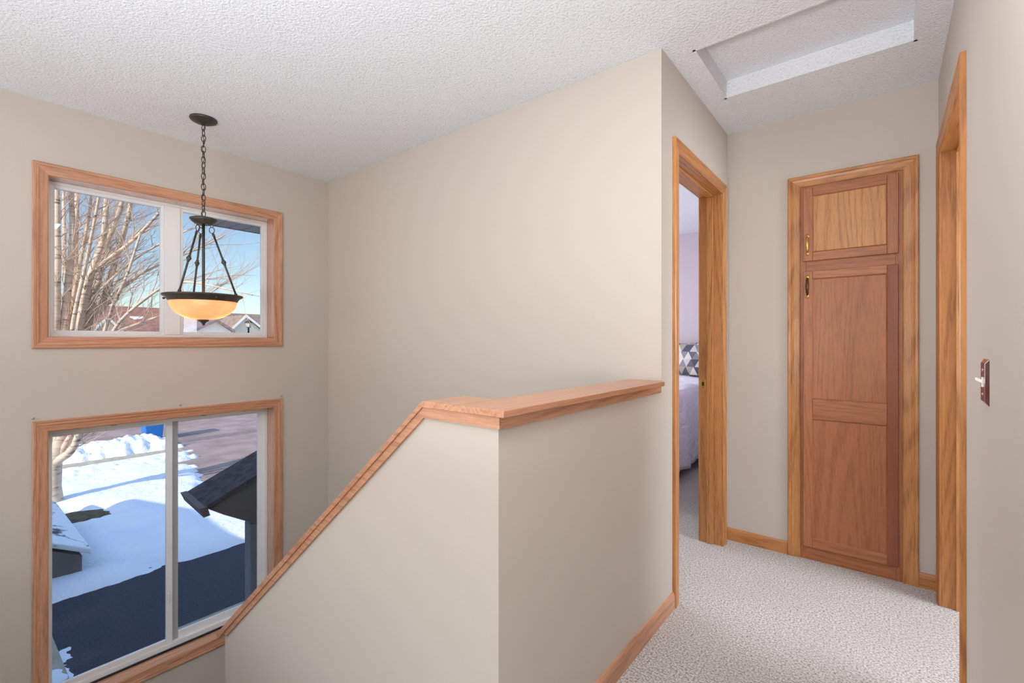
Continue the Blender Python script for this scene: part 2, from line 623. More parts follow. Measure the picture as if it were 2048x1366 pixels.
# level L-shaped cap, with small return past the wall corner
cap.prism([(XS, .859), (-.715, .859), (-.715, 1.905), (XH + .001, 1.942), (-.887, 1.942), (-.887, 1.021), (XS, 1.021)], lambda p, q, w: (p, q, w), zc, CT, 0)
nrm = math.cos(math.atan(SL))
t2 = th / nrm
sl = lambda x: CT + (x - XS) * SL
P = [(XS, sl(XS)), (XE, sl(XE)), (XE + t2 * .55, sl(XE) - t2 * 1.0), (XS + .0, zc)]
cap.prism(P, lambda p, q, w: (p, w, q), .859, 1.021, 1)
c_ = cap.build('trim_1', [M['rose_y'], M['rose_x']], None, 0.0012)
struct(c_)
band = MB()
band.box(XS, -.7334, .8645, yw0, zc - .030, zc, 0)
band.box(XH, -.7334, yw0, 1.915, zc - .030, zc, 1)
bz = .036
P = [(XS, zc), (XE + .075, sl(XE + .075) - t2), (XE + .10, sl(XE + .10) - t2 - bz), (XS, zc - .030)]
band.prism(P, lambda p, q, w: (p, w, q), .8645, yw0, 0)
band.prism(P, lambda p, q, w: (p, w, q), yw1, yw1 + .009, 0)
b_ = band.build('cap_band', [M['rose_x'], M['rose_y']], c_)

# ceilings
HX0, HX1, HY0, HY1 = -.647, .104, 2.042, 2.560     # attic hatch opening
mb = MB()
for x0, x1, y0, y1 in ((XO, HX0, -5.2, YC + .12), (HX1, 3.2, -5.2, YC + .12), (HX0, HX1, -5.2, HY0), (HX0, HX1, HY1, YC + .12)):
    mb.box(x0, x1, y0, y1, H, H + .15)
struct(mb.build('ceiling', M['ceiling']))
mb = MB().box(XO, XH - .12, YC + .12, 5.62, H, H + .15)
struct(mb.build('ceiling_bedroom', M['ceiling']))
# hatch: sloping painted lining strips with the loose panel lying on them
hz = H + .085
mb = MB()
w = .012
for q in (((HX0, HY0), (HX1, HY0), 0, 1), ((HX0, HY1), (HX1, HY1), 0, -1)):
    (x0, y0), (x1, _), _, s = q
    mb.box(x0, x1, min(y0, y0 + s * w), max(y0, y0 + s * w), H - .0005, hz)
for x0, s in ((HX0, 1), (HX1, -1)):
    mb.box(min(x0, x0 + s * w), max(x0, x0 + s * w), HY0, HY1, H - .0005, hz)
struct(mb.build('trim_2', M['ceiling']))
hp = MB().box(HX0 + .002, HX1 - .002, HY0 + .002, HY1 - .002, hz, hz + .02).build('attic_hatch', M['ceiling'])
tag(hp, 'white stippled attic hatch panel recessed in the hall ceiling', 'hatch')

# floors
struct(MB().box(XH - .12, 3.2, -5.2, YC + .12, -.25, 0).box(XH - .2, XH - .12, -5.2, YL + .12, -.25, 0).build('floor', M['carpet']))
struct(MB().box(XO, XH - .12, YC + .12, 5.62, -.25, 0).box(XW, XH - .12, YL + .12, YC + .12, -.25, 0).build('floor_bedroom', M['carpet']))
struct(MB().box(XW, XH - .2, -5.2, -.35, -.25, 0).build('floor_living', M['carpet']))
struct(MB().box(XW, -.94, -.25, YL, LZ - .15, LZ).build('floor_landing', M['carpet']))
# stairs going down to the landing beside the half wall
st = MB()
n = 7
run = (XH - .2 + 2.50) / (n - 1)
for k in range(n - 1):
    x1 = XH - .2 - k * run
    st.box(x1 - run, x1, -.23, yw0, LZ, 0 + LZ / n * (k + 1))
s_ = struct(st.build('stairs', M['carpet'], None, 0.012))
# unseen camera-side stair wall, kept low to let light through, living room walls
gd = MB()
gd.box(XW, XH - .2, -.35, -.23, LZ, .10)
struct(gd.build('wall_stair_low', M['wall']))
struct(MB().box(XW + .001, XH - .19, -.375, -.205, .10, .12).build('trim_3', M['rose_x']))
struct(wall_boxes('y', -5.22, -5.1, XO, 3.2, -.25, H, [(-2.9, 2.5, .5, 2.2)]).build('wall_living', M['wall']))
struct(MB().box(3.08, 3.2, -5.1, YC + .12, 0, H).build('wall_living_east', M['wall']))
struct(MB().box(XR + .12, 3.08, -.25, -.13, 0, H).build('wall_side_room_south', M['wall']))
struct(MB().box(XR + .12, 3.08, YC, YC + .12, 0, H).build('wall_side_room_north', M['wall']))
struct(MB().box(-.94, -.88, -.23, YL, LZ, -.001).build('wall_under_hall', M['wall']))
# bedroom walls
struct(MB().box(XO, XH - .12, 5.47, 5.62, 0, H).build('wall_lilac', M['lilac']))
struct(wall_boxes('x', XO, XW, YL + .12, 5.47, -.25, H, [(3.0, 4.6, .8, 2.1)]).build('wall_bedroom_window', M['lilac']))
struct(MB().box(XH - .12, XH, YC + .12, 5.62, 0, H).build('wall_bedroom_east', M['lilac']))
# the house's own roof (only its shadow and eave can be seen)
rf = MB()
yr = 1.0
for (ya, za, yb, zb) in ((-5.8, 2.62, yr, 4.6), (yr, 4.6, 6.2, 2.62)):
    rf.hexa([(-4.1, ya, za), (3.5, ya, za), (3.5, yb, zb), (-4.1, yb, zb), (-4.1, ya, za + .12), (3.5, ya, za + .12), (3.5, yb, zb + .12), (-4.1, yb, zb + .12)])
struct(rf.build('roof', M['shingle_dark']))
# boxed eave with soffit boards seen at the head of the right pane
so = MB()
for k in range(10):
    y0 = 1.30 + k * .1
    so.box(-4.12, XO, y0, y0 + .092, 2.105, 2.12, 0)
so.box(-4.12, XO, 1.30, 2.29, 2.12, 2.15, 1)
so.box(-4.15, -4.12, 1.30, 2.31, 2.104, 2.24, 1)
e_ = so.build('porch_eave', [M['soffit'], M['taupe']])
tag(e_, 'grey boarded eave outside the top right of the upper window', 'eave')

# ------------------------------------------------------------------ windows
XF = -3.50
fw = lambda u, z, h: (XW + h, u, z)


def window(name, z0, z1, kind):
    w = struct(empty(name, (XW, (WY0 + WY1) / 2, z0)))
    casing('casing', fw, WY0, WY1, z0, z1, [M['rose_y'], M['rose_z']], w)
    jb = MB()
    jb.box(XF - .03, XW, WY0 - JT, WY0, z0, z1, 0).box(XF - .03, XW, WY1, WY1 + JT, z0, z1, 0)
    jb.box(XF - .03, XW, WY0 - JT, WY1 + JT, z1, z1 + JT, 1).box(XF - .03, XW, WY0 - JT, WY1 + JT, z0 - JT, z0, 1)
    jb.build('jamb', [M['jamb_z'], M['jamb_y']], w)
    xb = XF - .045
    fr = MB()
    if kind == 'up':
        f = .018
        fr.box(xb, XF, WY0, WY0 + f, z0, z1).box(xb, XF, WY1 - f, WY1, z0, z1)
        fr.box(xb, XF, WY0 + f, WY1 - f, z1 - f, z1).box(xb, XF, WY0 + f, WY1 - f, z0, z0 + f)
        fr.box(xb, XF + .004, .905, .988, z0 + f, z1 - f)
        fr.build('frame', M['vinyl'], w, .0025)
        for a, b in ((WY0 + f, .905), (.988, WY1 - f)):
            s = MB()
            g = .018
            x1 = XF - .006
            s.box(x1 - .03, x1, a, a + g, z0 + f, z1 - f).box(x1 - .03, x1, b - g, b, z0 + f, z1 - f)
            s.box(x1 - .03, x1, a + g, b - g, z1 - f - g, z1 - f).box(x1 - .03, x1, a + g, b - g, z0 + f, z0 + f + g)
            so_ = s.build('sash', M['vinyl'], w, .002)
            MB().box(x1 - .018, x1 - .014, a + g, b - g, z0 + f + g, z1 - f - g).build('pane', M['glass'], so_)
    else:
        f = .020
        fr.box(xb, XF, WY0, WY0 + f * .7, z0, z1).box(xb, XF, WY1 - f, WY1, z0, z1)
        fr.box(xb, XF, WY0 + f * .7, WY1 - f, z1 - .034, z1).box(xb, XF, WY0 + f * .7, WY1 - f, z0, z0 + .038)
        fr.build('frame', M['vinyl'], w, .002)
        # fixed left sash
        s = MB(); x1 = XF - .004
        a, b = WY0 + .014, .983
        s.box(x1 - .02, x1, a, a + .012, z0 + .038, z1 - .034).box(x1 - .02, x1, .915, .948, z0 + .038, z1 - .034)
        s.box(x1 - .02, x1, a + .012, .915, z1 - .046, z1 - .034).box(x1 - .02, x1, a + .012, .915, z0 + .038, z0 + .068)
        so_ = s.build('sash', M['vinyl'], w, .002)
        MB().box(x1 - .012, x1 - .008, a + .012, .915, z0 + .068, z1 - .046).build('pane', M['glass'], so_)
        # right sliding sash behind
        s = MB(); x1 = XF - .026
        a, b = .948, WY1 - .020
        s.box(x1 - .018, x1, a, a + .036, z0 + .038, z1 - .034, 1).box(x1 - .018, x1, b - .035, b, z0 + .038, z1 - .034, 0)
        s.box(x1 - .018, x1, a + .036, b - .035, z1 - .046, z1 - .034, 0).box(x1 - .018, x1, a + .036, b - .035, z0 + .038, z0 + .082, 0)
        so_ = s.build('sash', [M['vinyl'], M['vinyl_grey']], w, .002)
        MB().box(x1 - .011, x1 - .007, a + .036, b - .035, z0 + .082, z1 - .046).build('pane', M['glass'], so_)
        MB().box(XF, XF + .012, WY0 + .002, WY1 - .002, z0, z0 + .009).build('gasket', M['gasket'], w)
        for y in (.66, 1.115, 1.36):
            lt = MB().box(XF, XF + .006, y - .014, y + .014, z1 - .018, z1 - .009)
            lt.box(XF + .006, XF + .010, y - .010, y - .004, z1 - .018, z1 - .009).box(XF + .006, XF + .010, y + .004, y + .010, z1 - .018, z1 - .009)
            lt.build('latch', M['vinyl_grey'], w)
        MB().box(XF - .004, XF + .010, .918, .930, .30 + DZ0, .36 + DZ0).build('sash_lock', M['vinyl'], w, .002)
    return w


window('window_1', UZ0, UZ1, 'up')
window('window_2', DZ0, DZ1, 'low')

# little hooks above the lower window
HK = None
for (y, where) in ((.322, 'leftmost'), (.962, 'middle'), (1.576, 'rightmost')):
    if HK is None:
        hk = MB()
        hk.lathe([(0, 0), (.007, 0), (.007, .002), (0, .002)], 0, 0, 14)
        o = hk.build('wall_hook', M['hook'])
        for vtx in o.data.vertices:
            x_, y_, z_ = vtx.co; vtx.co = (z_, x_, y_)
        pts = [(0.002, 0, 0.0), (.010, 0, .000), (.016, 0, -.003), (.019, 0, .002), (.019, 0, .009)]
        hb = MB().tube(pts, .0017, 8).build('hook_arm', M['hook'], o)
        HK = (o, hb)
        r = o
    else:
        r = HK[0].copy(); col.objects.link(r)
        c2 = HK[1].copy(); col.objects.link(c2); c2.parent = r
    r.location = (XW, y, .797)
    tag(r, f'small clear wall hook above the lower window casing, {where} of the three', 'hook', 'hooks above the lower window')

# ------------------------------------------------------------------ door openings
def doorway(name, xf, s, y0, y1, ztop, depth, stop_at, zb=0.0):
    """s=+1: casing stands out towards +X"""
    d = struct(empty(name, (xf, (y0 + y1) / 2, 0)))
    fn = lambda u, z, h: (xf + s * h, u, z)
    casing('casing', fn, y0, y1, zb, ztop, [M['oak_y'], M['oak_z']], d, 'LTR')
    xa = xf
    xb_ = xf - s * depth
    x0, x1 = min(xa, xb_), max(xa, xb_)
    t = .018
    j = MB()
    r_ = .0
    j.box(x0, x1, y0 - t, y0 - r_, 0, ztop + t, 0).box(x0, x1, y1 + r_, y1 + t, 0, ztop + t, 0)
    j.box(x0, x1, y0, y1, ztop, ztop + t, 1)
    jo = j.build('jamb', [M['oak_z'], M['oak_y']], d, .001)
    # stop strips
    a, b = sorted((xf - s * stop_at, xf - s * (stop_at + .034)))
    sp = MB()
    sp.box(a, b, y0, y0 + .011, 0, ztop - .011, 0).box(a, b, y1 - .011, y1, 0, ztop - .011, 0)
    sp.box(a, b, y0, y1, ztop - .011, ztop, 1)
    sp.build('door_stop', [M['oak_z'], M['oak_y']], d, .0015)
    # casing on the far face
    fn2 = lambda u, z, h: (xb_ - s * h, u, z)
    casing('casing', fn2, y0, y1, zb, ztop, [M['oak_y'], M['oak_z']], d, 'LTR')
    return d, x0, x1


d1, a0, a1 = doorway('door_1', XH, 1, 2.1343, 2.8735, 2.049, .12, .046)
# strike plate on the far jamb
spx0, spx1 = -.8634, -.829
sk = MB()
sk.box(spx0, spx1, 2.8705, 2.8737, .912, .966)
sk.box(spx0 - .006, spx0 + .004, 2.866, 2.8737, .918, .960)
sp = sk.build('strike_plate', M['brass'], d1, .0015)
sp['label'] = 'brass strike plate'
MB().box(-.853, -.840, 2.8700, 2.8706, .927, .951).build('latch_hole', M['dark_gap'], sp)
for zz in (.919, .959):
    MB().tube([(-.846, 2.8709, zz), (-.846, 2.8700, zz)], .003, 10).build('screw', M['brass_dark'], sp)
doorway('door_2', XR, -1, 2.079, 2.84, 2.04, .12, .046)

# ------------------------------------------------------------------ baseboards
BB = [(0, 0), (.011, 0), (.011, .050), (.008, .062), (.004, .070), (0, .0715)]


def baseboard(name, fn, a, b, mat):
    mb = MB().prism(BB, fn, a, b)
    return struct(mb.build(name, mat))


baseboard('baseboard_half_wall', lambda h, z, w: (XH + h, w, z), yw0, 2.0743, M['rose_y'])
baseboard('baseboard_hall_end', lambda h, z, w: (w, YC - h, z), XH + .001, -.428, M['oak_x'])
baseboard('baseboard_hall_corner', lambda h, z, w: (w, YC - h, z), .125, XR - .001, M['oak_x'])
baseboard('baseboard_right', lambda h, z, w: (XR - h, w, z), -.25, 2.019, M['oak_y'])
baseboard('baseboard_bedroom', lambda h, z, w: (w, 5.47 - h, z), XW, XH - .12, M['oak_x'])

# ------------------------------------------------------------------ linen cabinet
cab = tag(empty('linen_cabinet', (-.15, YC, 0)), 'tall built-in oak linen cabinet with two doors at the end of the hall', 'cabinet')
casing('casing', lambda u, z, h: (u, YC - h, z), -.366, .067, 0, 2.038, [M['oak_x'], M['oak_z']], cab, 'LTR')
ff = MB()
yf0, yf1 = YC - .004, YC + .016
ff.box(-.366, -.338, yf0, yf1, 0, 2.038, 0).box(.040, .067, yf0, yf1, 0, 2.038, 0)
ff.box(-.338, .040, yf0 + .0005, yf1, 2.012, 2.038, 1).box(-.338, .040, yf0 + .0005, yf1, 1.56, 1.642, 1).box(-.338, .040, yf0 + .0005, yf1, 0, .088, 1)
ff.build('face_frame', [M['cab_z'], M['cab_x']], cab, .001)
bx = MB()
bx.box(-.366, .067, YC + .016, YC + .02, 0, 2.038).box(-.366, .067, YC + .10, YC + .115, 0, 2.038)
bx.build('cabinet_body', M['dark_gap'], cab)


def cab_door(z0, z1, rails, panels, right_mat, panel_mat, handle_z, handle_mats):
    x0, x1 = -.351, .0505
    yb, yf = YC - .0045, YC - .0225
    sw = .0435
    st_ = MB().box(x0, x0 + sw, yf, yb, z0, z1)
    door = st_.build('door', M['cab_z'], cab, .0022)
    MB().box(x1 - sw, x1, yf, yb, z0, z1).build('stile', right_mat, door, .0022)
    for a, b in rails:
        MB().box(x0 + sw, x1 - sw, yf + .0008, yb, a, b).build('rail', M['cab_x'], door, .0022)
    for a, b in panels:
        MB().box(x0 + sw, x1 - sw, yf + .007, yb, a, b).build('panel', panel_mat, door)
        # bead round the panel
        bd = MB()
        fn = lambda u, z, h: (u, yf + .007 - h, z)
        casing('bead', fn, x0 + sw + .005, x1 - sw - .005, a + .005, b - .005, [M['cab_x'], M['cab_z']], door, 'LTRB', [(0, 0), (.001, .002), (.004, .005), (.005, .006), (.005, 0)])
    # pull: two backplate leaves with a swelling bail between them
    hx = x0 + .0205
    h = MB()
    zt, zb_ = handle_z
    L = zt - zb_
    for zz, sgn in ((zt - .012, 1), (zb_ + .012, -1)):
        pr = [(0, .0), (.0065, .004), (.0085, .010), (.0065, .017), (.0025, .021), (0, .0215)]
        i = []
        # leaf dome, flattened towards the door
        base = MB()
        n_ = 14
        rings = []
        for j in range(6):
            a_ = j / 5 * math.pi / 2
            rr, dp = math.cos(a_), math.sin(a_)
            rings.append([(hx + rr * .0092 * math.cos(2 * math.pi * k / n_), yf - dp * .0085, zz + rr * .0140 * math.sin(2 * math.pi * k / n_)) for k in range(n_)])
        idx = [h.add(r_) for r_ in rings]
        for A, B in zip(idx, idx[1:]):
            for k in range(n_):
                k2 = (k + 1) % n_
                h.face([A + k, A + k2, B + k2, B + k], 0, True)
    grip = MB()
    npt = 15
    pts, rad = [], []
    for j in range(npt):
        s_ = j / (npt - 1)
        zz = zt - .018 - s_ * (L - .036)
        pts.append((hx, yf - .010 - .014 * math.sin(math.pi * s_) ** .6, zz))
        rad.append(.0046 + .0030 * math.sin(math.pi * s_) ** 2 + (.0018 if j in (2, 12) else 0))
    grip_o = None
    ho = h.build('handle', handle_mats[0], door)
    MB_g = MB().tube(pts, rad, 12)
    # grip is one piece with the handle: join its geometry
    me = ho.data
    bm = bmesh.new(); bm.from_mesh(me)
    me.materials.append(handle_mats[1])
    vs = [bm.verts.new(p) for p in MB_g.v]
    for f_ in MB_g.f:
        nf = bm.faces.new([vs[k] for k in f_]); nf.smooth = True; nf.material_index = 1
    bmesh.ops.recalc_face_normals(bm, faces=bm.faces)
    bm.to_mesh(me); bm.free()
    return door


dA = cab_door(1.629, 2.024, [(1.629, 1.675), (1.981, 2.024)], [(1.675, 1.981)], M['cab_z'], M['cab_panel_gold'], (1.775, 1.658), (M['brass'], M['brass']))
dA['label'] = 'small upper cabinet door with golden panel'
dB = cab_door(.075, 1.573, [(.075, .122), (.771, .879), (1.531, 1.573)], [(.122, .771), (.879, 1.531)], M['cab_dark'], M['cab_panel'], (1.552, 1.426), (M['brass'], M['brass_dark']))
dB['label'] = 'tall lower cabinet door with middle rail'

# ------------------------------------------------------------------ light switch
sw = tag(empty('light_switch', (XR, 1.6475, 1.089)), 'dark red-brown light switch plate with ivory toggle on the right wall', 'light switch')
y0, y1, z0, z1 = 1.606, 1.688, 1.0315, 1.1475
pl = MB()
x = XR
b = .011
pl.hexa([(x, y0, z0), (x, y1, z0), (x, y1, z1), (x, y0, z1), (x - .0075, y0 + b, z0 + b), (x - .0075, y1 - b, z0 + b), (x - .0075, y1 - b, z1 - b), (x - .0075, y0 + b, z1 - b)])
pl.build('plate', M['plate'], sw, .0012)
yc, zc_ = (y0 + y1) / 2, (z0 + z1) / 2
MB().box(x - .0095, x - .0070, yc - .006, yc + .006, zc_ - .0125, zc_ + .0125).build('toggle_base', M['ivory'], sw, .001)
tg = MB().hexa([(x - .009, yc - .004, zc_ - .003), (x - .009, yc + .004, zc_ - .003), (x - .009, yc + .004, zc_ + .006), (x - .009, yc - .004, zc_ + .006),
                (x - .021, yc - .0035, zc_ + .0045), (x - .021, yc + .0035, zc_ + .0045), (x - .021, yc + .0035, zc_ + .0115), (x - .021, yc - .0035, zc_ + .0115)])
tg.build('toggle', M['ivory'], sw, .0008)
for zz in (zc_ - .030, zc_ + .030):
    MB().tube([(x - .007, yc, zz), (x - .0088, yc, zz)], .0034, 12).build('screw', M['plate_rim'], sw)

# ------------------------------------------------------------------ pendant lamp
PX, PY = -2.985, .953
pen = tag(empty('pendant_lamp', (PX, PY, H)), 'dark bronze pendant lamp with glowing amber glass bowl hanging before the upper window', 'ceiling lamp')
MB().lathe([(0, H), (.066, H), (.067, H - .006), (.063, H - .012), (.057, H - .015), (.042, H - .023), (.024, H - .028), (.012, H - .030), (.010, H - .036), (0, H - .037)], PX, PY).build('canopy', M['bronze'], pen)
ch = MB()
ztop, zbot = H - .034, 1.892
nl = 17
pitch = (ztop - zbot) / nl
for k in range(nl):
    zc2 = ztop - (k + .5) * pitch
    ang = (k % 2) * math.pi / 2 + .5 + k * .22
    a, b = .0105, pitch * .5 + .0048
    pts = []
    for j in range(16):
        t_ = 2 * math.pi * j / 16
        pts.append((PX + a * math.cos(t_) * math.cos(ang), PY + a * math.cos(t_) * math.sin(ang), zc2 + b * math.sin(t_)))
    ch.tube(pts, .0023, 6, closed=True)
ch.build('chain', M['bronze'], pen)
wr = MB()
wr.tube([(PX + .006 * math.sin(k * .9), PY + .006 * math.cos(k * .9), ztop - (ztop - zbot) * k / 40) for k in range(41)], .0018, 6)
wr.build('cord', M['bronze'], pen)
MB().lathe([(0, 1.889), (.010, 1.889), (.012, 1.884), (.058, 1.882), (.066, 1.879), (.067, 1.873), (.058, 1.862), (.044, 1.851), (.038, 1.848), (0, 1.849)], PX, PY).build('upper_plate', M['bronze'], pen)
RZ = 1.452
MB().lathe([(0, 1.85), (.0075, 1.85), (.0075, RZ - .005), (0, RZ - .005)], PX, PY, 16).build('stem', M['bronze'], pen)
base_ang = YAW + math.radians(21.6)
for k in range(3):
    an = base_ang + k * 2 * math.pi / 3
    dx, dy = math.cos(an), math.sin(an)
    top = Vector((PX + dx * .046, PY + dy * .046, 1.800))
    bot = Vector((PX + dx * .160, PY + dy * .160, RZ + .002))
    lk = MB()
    for (zc2, r_) in ((1.843, .009), (1.818, .017)):
        cx_, cy_ = PX + dx * .040, PY + dy * .040
        pts = [(cx_ + r_ * .75 * math.cos(t_) * (dy if k % 2 else dx), cy_ + r_ * .75 * math.cos(t_) * (-dx if k % 2 else dy), zc2 + r_ * math.sin(t_)) for t_ in [2 * math.pi * j / 16 for j in range(16)]]
        lk.tube(pts, .0022, 6, closed=True)
    rod = MB()
    mid = top.lerp(bot, .46)
    rod.tube([top, bot], .0052, 10)
    ax = (bot - top).normalized()
    prof = [(-.018, .0055), (-.015, .009), (-.011, .0065), (-.006, .011), (0, .0125), (.006, .011), (.011, .0065), (.015, .009), (.018, .0055)]
    rod.tube([mid + ax * p for p, _ in prof], [r_ for _, r_ in prof], 14)
    rod.tube([top - ax * .004, top + ax * .008, top + ax * .02], [.003, .0075, .0052], 10)
    rod.tube([bot - ax * .016, bot - ax * .008, bot + ax * .002], [.005, .0085, .008], 10)
    ro = rod.build('support_rod', M['bronze'], pen)
    lk.build('rod_link', M['bronze'], ro)
# rim pan
MB().lathe([(.120, RZ - .002), (.172, RZ), (.192, RZ - .001), (.1935, RZ - .006), (.188, RZ - .012), (.176, RZ - .018), (.170, RZ - .027), (.163, RZ - .038), (.156, RZ - .040), (.154, RZ - .028), (.120, RZ - .010)], PX, PY, 64).build('rim', M['bronze'], pen)
kn = MB()
for k in range(3):
    an = base_ang + math.pi / 3 + k * 2 * math.pi / 3
    p = Vector((PX + .176 * math.cos(an), PY + .176 * math.sin(an), RZ - .022))
    d_ = Vector((math.cos(an), math.sin(an), -.15))
    kn = MB().tube([p - d_ * .01, p + d_ * .004, p + d_ * .006, p + d_ * .012, p + d_ * .016], [.003, .003, .006, .006, .002], 10)
    kn.build('thumb_screw', M['bronze'], pen)
bz0 = RZ - .037
prof = []
for j in range(17):
    a_ = j / 16 * math.pi / 2
    prof.append((0.159 * math.cos(a_) ** .80 if j < 16 else 0, bz0 - .098 * math.sin(a_) ** 1.1))
bo = MB().lathe(prof, PX, PY, 64).build('bowl', M['bowl'], pen)
md = bo.modifiers.new('thick', 'SOLIDIFY'); md.thickness = .004; md.offset = 1
MB().lathe([(0, bz0 - .094), (.028, bz0 - .097), (.026, bz0 - .109), (.014, bz0 - .116), (.010, bz0 - .122), (.007, bz0 - .124), (.008, bz0 - .128), (.005, bz0 - .133), (0, bz0 - .134)], PX, PY, 24).build('finial', M['bronze'], pen)
for k, (px_, py_) in enumerate(((-.075, -.045), (.080, .050))):
    # bulbs inside the bowl
    bx_, by_ = PX + math.cos(YAW + .59) * px_ * .95, PY + math.sin(YAW + .59) * px_ * .95
    b_o = MB().lathe([(0, RZ - .10), (.012, RZ - .098), (.022, RZ - .085), (.025, RZ - .070), (.018, RZ - .052), (.012, RZ - .04), (0, RZ - .04)], bx_, by_, 16).build('bulb', M['lantern_glass'], pen)
    ld = bpy.data.lights.new('bulb_light', 'POINT'); ld.energy = .8; ld.color = (1.0, .68, .42); ld.shadow_soft_size = .02
    lo = bpy.data.objects.new('bulb_light', ld); lo.location = (bx_, by_, RZ - .112); col.objects.link(lo)

# ------------------------------------------------------------------ bedroom: bed, comforter, pillow
bed = tag(empty('bed', (-2.2, 4.4, 0)), 'bed seen through the bedroom doorway under a white comforter', 'bed')
MB().box(-3.02, -1.50, 3.45, 5.40, .12, .40).build('box_spring', M['taupe_wall'], bed, .03)
MB().box(-3.02, -1.46, 3.42, 5.40, .40, .68).build('mattress', M['bedding'], bed, .06, 3)
lg = None
for x_ in (-2.94, -1.60):
    for y_ in (3.55, 5.3):
        MB().box(x_ - .03, x_ + .03, y_ - .03, y_ + .03, 0, .12).build('leg', M['black'], bed)
# comforter: a cloth over the mattress with a hanging corner
rnd = random.Random(3)
nx, ny = 72, 84
cf = MB()


def cloth(i, j):
    u = i / nx; v = j / ny          # u: across from far side to hall side, v: from foot to head
    X0, X1, Y0, Y1, top = -3.08, -1.41, 3.36, 5.10, .755
    du = u * 2.98 - .62             # metres across, drops at both sides
    wdt = X1 - X0
    dv = v * 2.30 - .56
    lenY = Y1 - Y0
    x_ = X0 + min(max(du, 0), wdt); y_ = Y0 + min(max(dv, 0), lenY)
    over_x = max(0, du - wdt); under_x = max(0, -du)
    over_y = max(0, -dv)
    wr = math.sin(y_ * 17 + math.sin(y_ * 5) * 2) * .5 + math.sin(y_ * 31 + 1) * .25
    drop = math.hypot(over_x + under_x, over_y) if over_y > 0 and (over_x + under_x) > 0 else (over_x + under_x + over_y)
    z_ = top - max(0, drop - .03) * .98
    if over_x > 0: x_ += .025 + .05 * over_x + wr * .035 * min(1, over_x * 3) + (.16 * over_x if over_y > 0 else 0)
    if under_x > 0: x_ -= .03
    if over_y > 0:
        y_ -= .03 + .10 * over_y + .02 * math.sin(x_ * 14)
    if over_x > 0 and v < .35: x_ += over_x * .16 * (1 - v / .35)
    z_ += .018 * math.sin(x_ * 9 + y_ * 4) * math.sin(y_ * 11) * (1 if drop == 0 else .3)
    z_ = max(z_, .055)
    if drop == 0 and v > .9: z_ += .03
    return (x_, y_, z_)


i0 = cf.add([cloth(i, j) for j in range(ny + 1) for i in range(nx + 1)])
for j in range(ny):
    for i in range(nx):
        a = i0 + j * (nx + 1) + i
        cf.face([a, a + 1, a + nx + 2, a + nx + 1], 0, True)
co = cf.build('comforter', M['bedding'])
md = co.modifiers.new('thick', 'SOLIDIFY'); md.thickness = .025; md.offset = 1
tag(co, 'white crinkled comforter hanging over the side of the bed', 'comforter')
# folded sheet band near the pillow
MB()


def pillow(name, cx_, cy_, cz_, w_, h_, t_, tilt, mat):
    mb = MB()
    n_ = 18
    for side in (1, -1):
        idx = mb.add([(0, 0, 0)] * ((n_ + 1) ** 2))
        for a in range(n_ + 1):
            for b in range(n_ + 1):
                p, q = a / n_ * 2 - 1, b / n_ * 2 - 1
                e_ = (1 - abs(p) ** 2.6) * (1 - abs(q) ** 2.6)
                pin = 1 - .07 * (abs(p) ** 2 * (1 - abs(q)) * 0 + (1 - abs(p) ** 2) * abs(q) ** 3)
                x_ = p * w_ / 2 * (1 - .05 * (1 - q * q)) ; z_ = q * h_ / 2 * (1 - .05 * (1 - p * p))
                y_ = side * t_ / 2 * e_ ** .5
                mb.v[idx + a * (n_ + 1) + b] = (x_, y_, z_)
        for a in range(n_):
            for b in range(n_):
                k = idx + a * (n_ + 1) + b
                mb.face([k, k + 1, k + n_ + 2, k + n_ + 1], 0, True)
    o = mb.build(name, mat)
    bm = bmesh.new(); bm.from_mesh(o.data); bmesh.ops.remove_doubles(bm, verts=bm.verts, dist=.0005); bmesh.ops.recalc_face_normals(bm, faces=bm.faces); bm.to_mesh(o.data); bm.free()
    o.location = (cx_, cy_, cz_); o.rotation_euler = (tilt, 0, 0)
    return o


pw = pillow('pillow', -1.80, 5.21, .985, .64, .40, .15, math.radians(-12), M['triangles'])
tag(pw, 'pillow with grey and beige triangle print leaning at the head of the bed', 'pillow')

# ------------------------------------------------------------------ outside: ground, road, snow
struct(MB().box(-120, XO, -60, 80, GZ - .6, GZ - .03).build('ground', M['grass']))
struct(MB().box(-8.9, XO, -10, 12, GZ - .03, GZ).box(-10.5, -8.9, 4.3, 11.5, GZ - .03, GZ).build('driveway', M['asphalt']))
struct(MB().box(-8.3, -4.2, -3, .86, GZ - .03, GZ + .02).build('front_walk', M['concrete']))
struct(MB().box(-28.5, -18.8, -60, 80, GZ - .03, GZ + .0).build('road', M['road']))
cbm = MB().box(-18.8, -18.5, -60, 4.3, GZ - .03, GZ + .02).box(-18.8, -18.5, 11.5, 80, GZ - .03, GZ + .02)
struct(cbm.build('curb', M['concrete']))
struct(MB().box(-18.85, -18.3, 4.3, 11.5, GZ - .03, GZ + .012).build('gutter_strip', M['old_curb']))
struct(MB().box(-17.6, -16.9, -60, 4.9, GZ - .02, GZ + .012).build('sidewalk', M['concrete']))
# sunlit apron between sidewalk and road is the same pinkish asphalt
struct(MB().box(-18.5, -10.5, 4.0, 11.5, GZ - .02, GZ + .008).build('driveway_apron', M['road']))


def hsh(ix, iy, s=0):
    n_ = (ix * 374761393 + iy * 668265263 + s * 1442695041) & 0xffffffff
    n_ = ((n_ ^ (n_ >> 13)) * 1274126177) & 0xffffffff
    return ((n_ ^ (n_ >> 16)) & 0xffff) / 65535


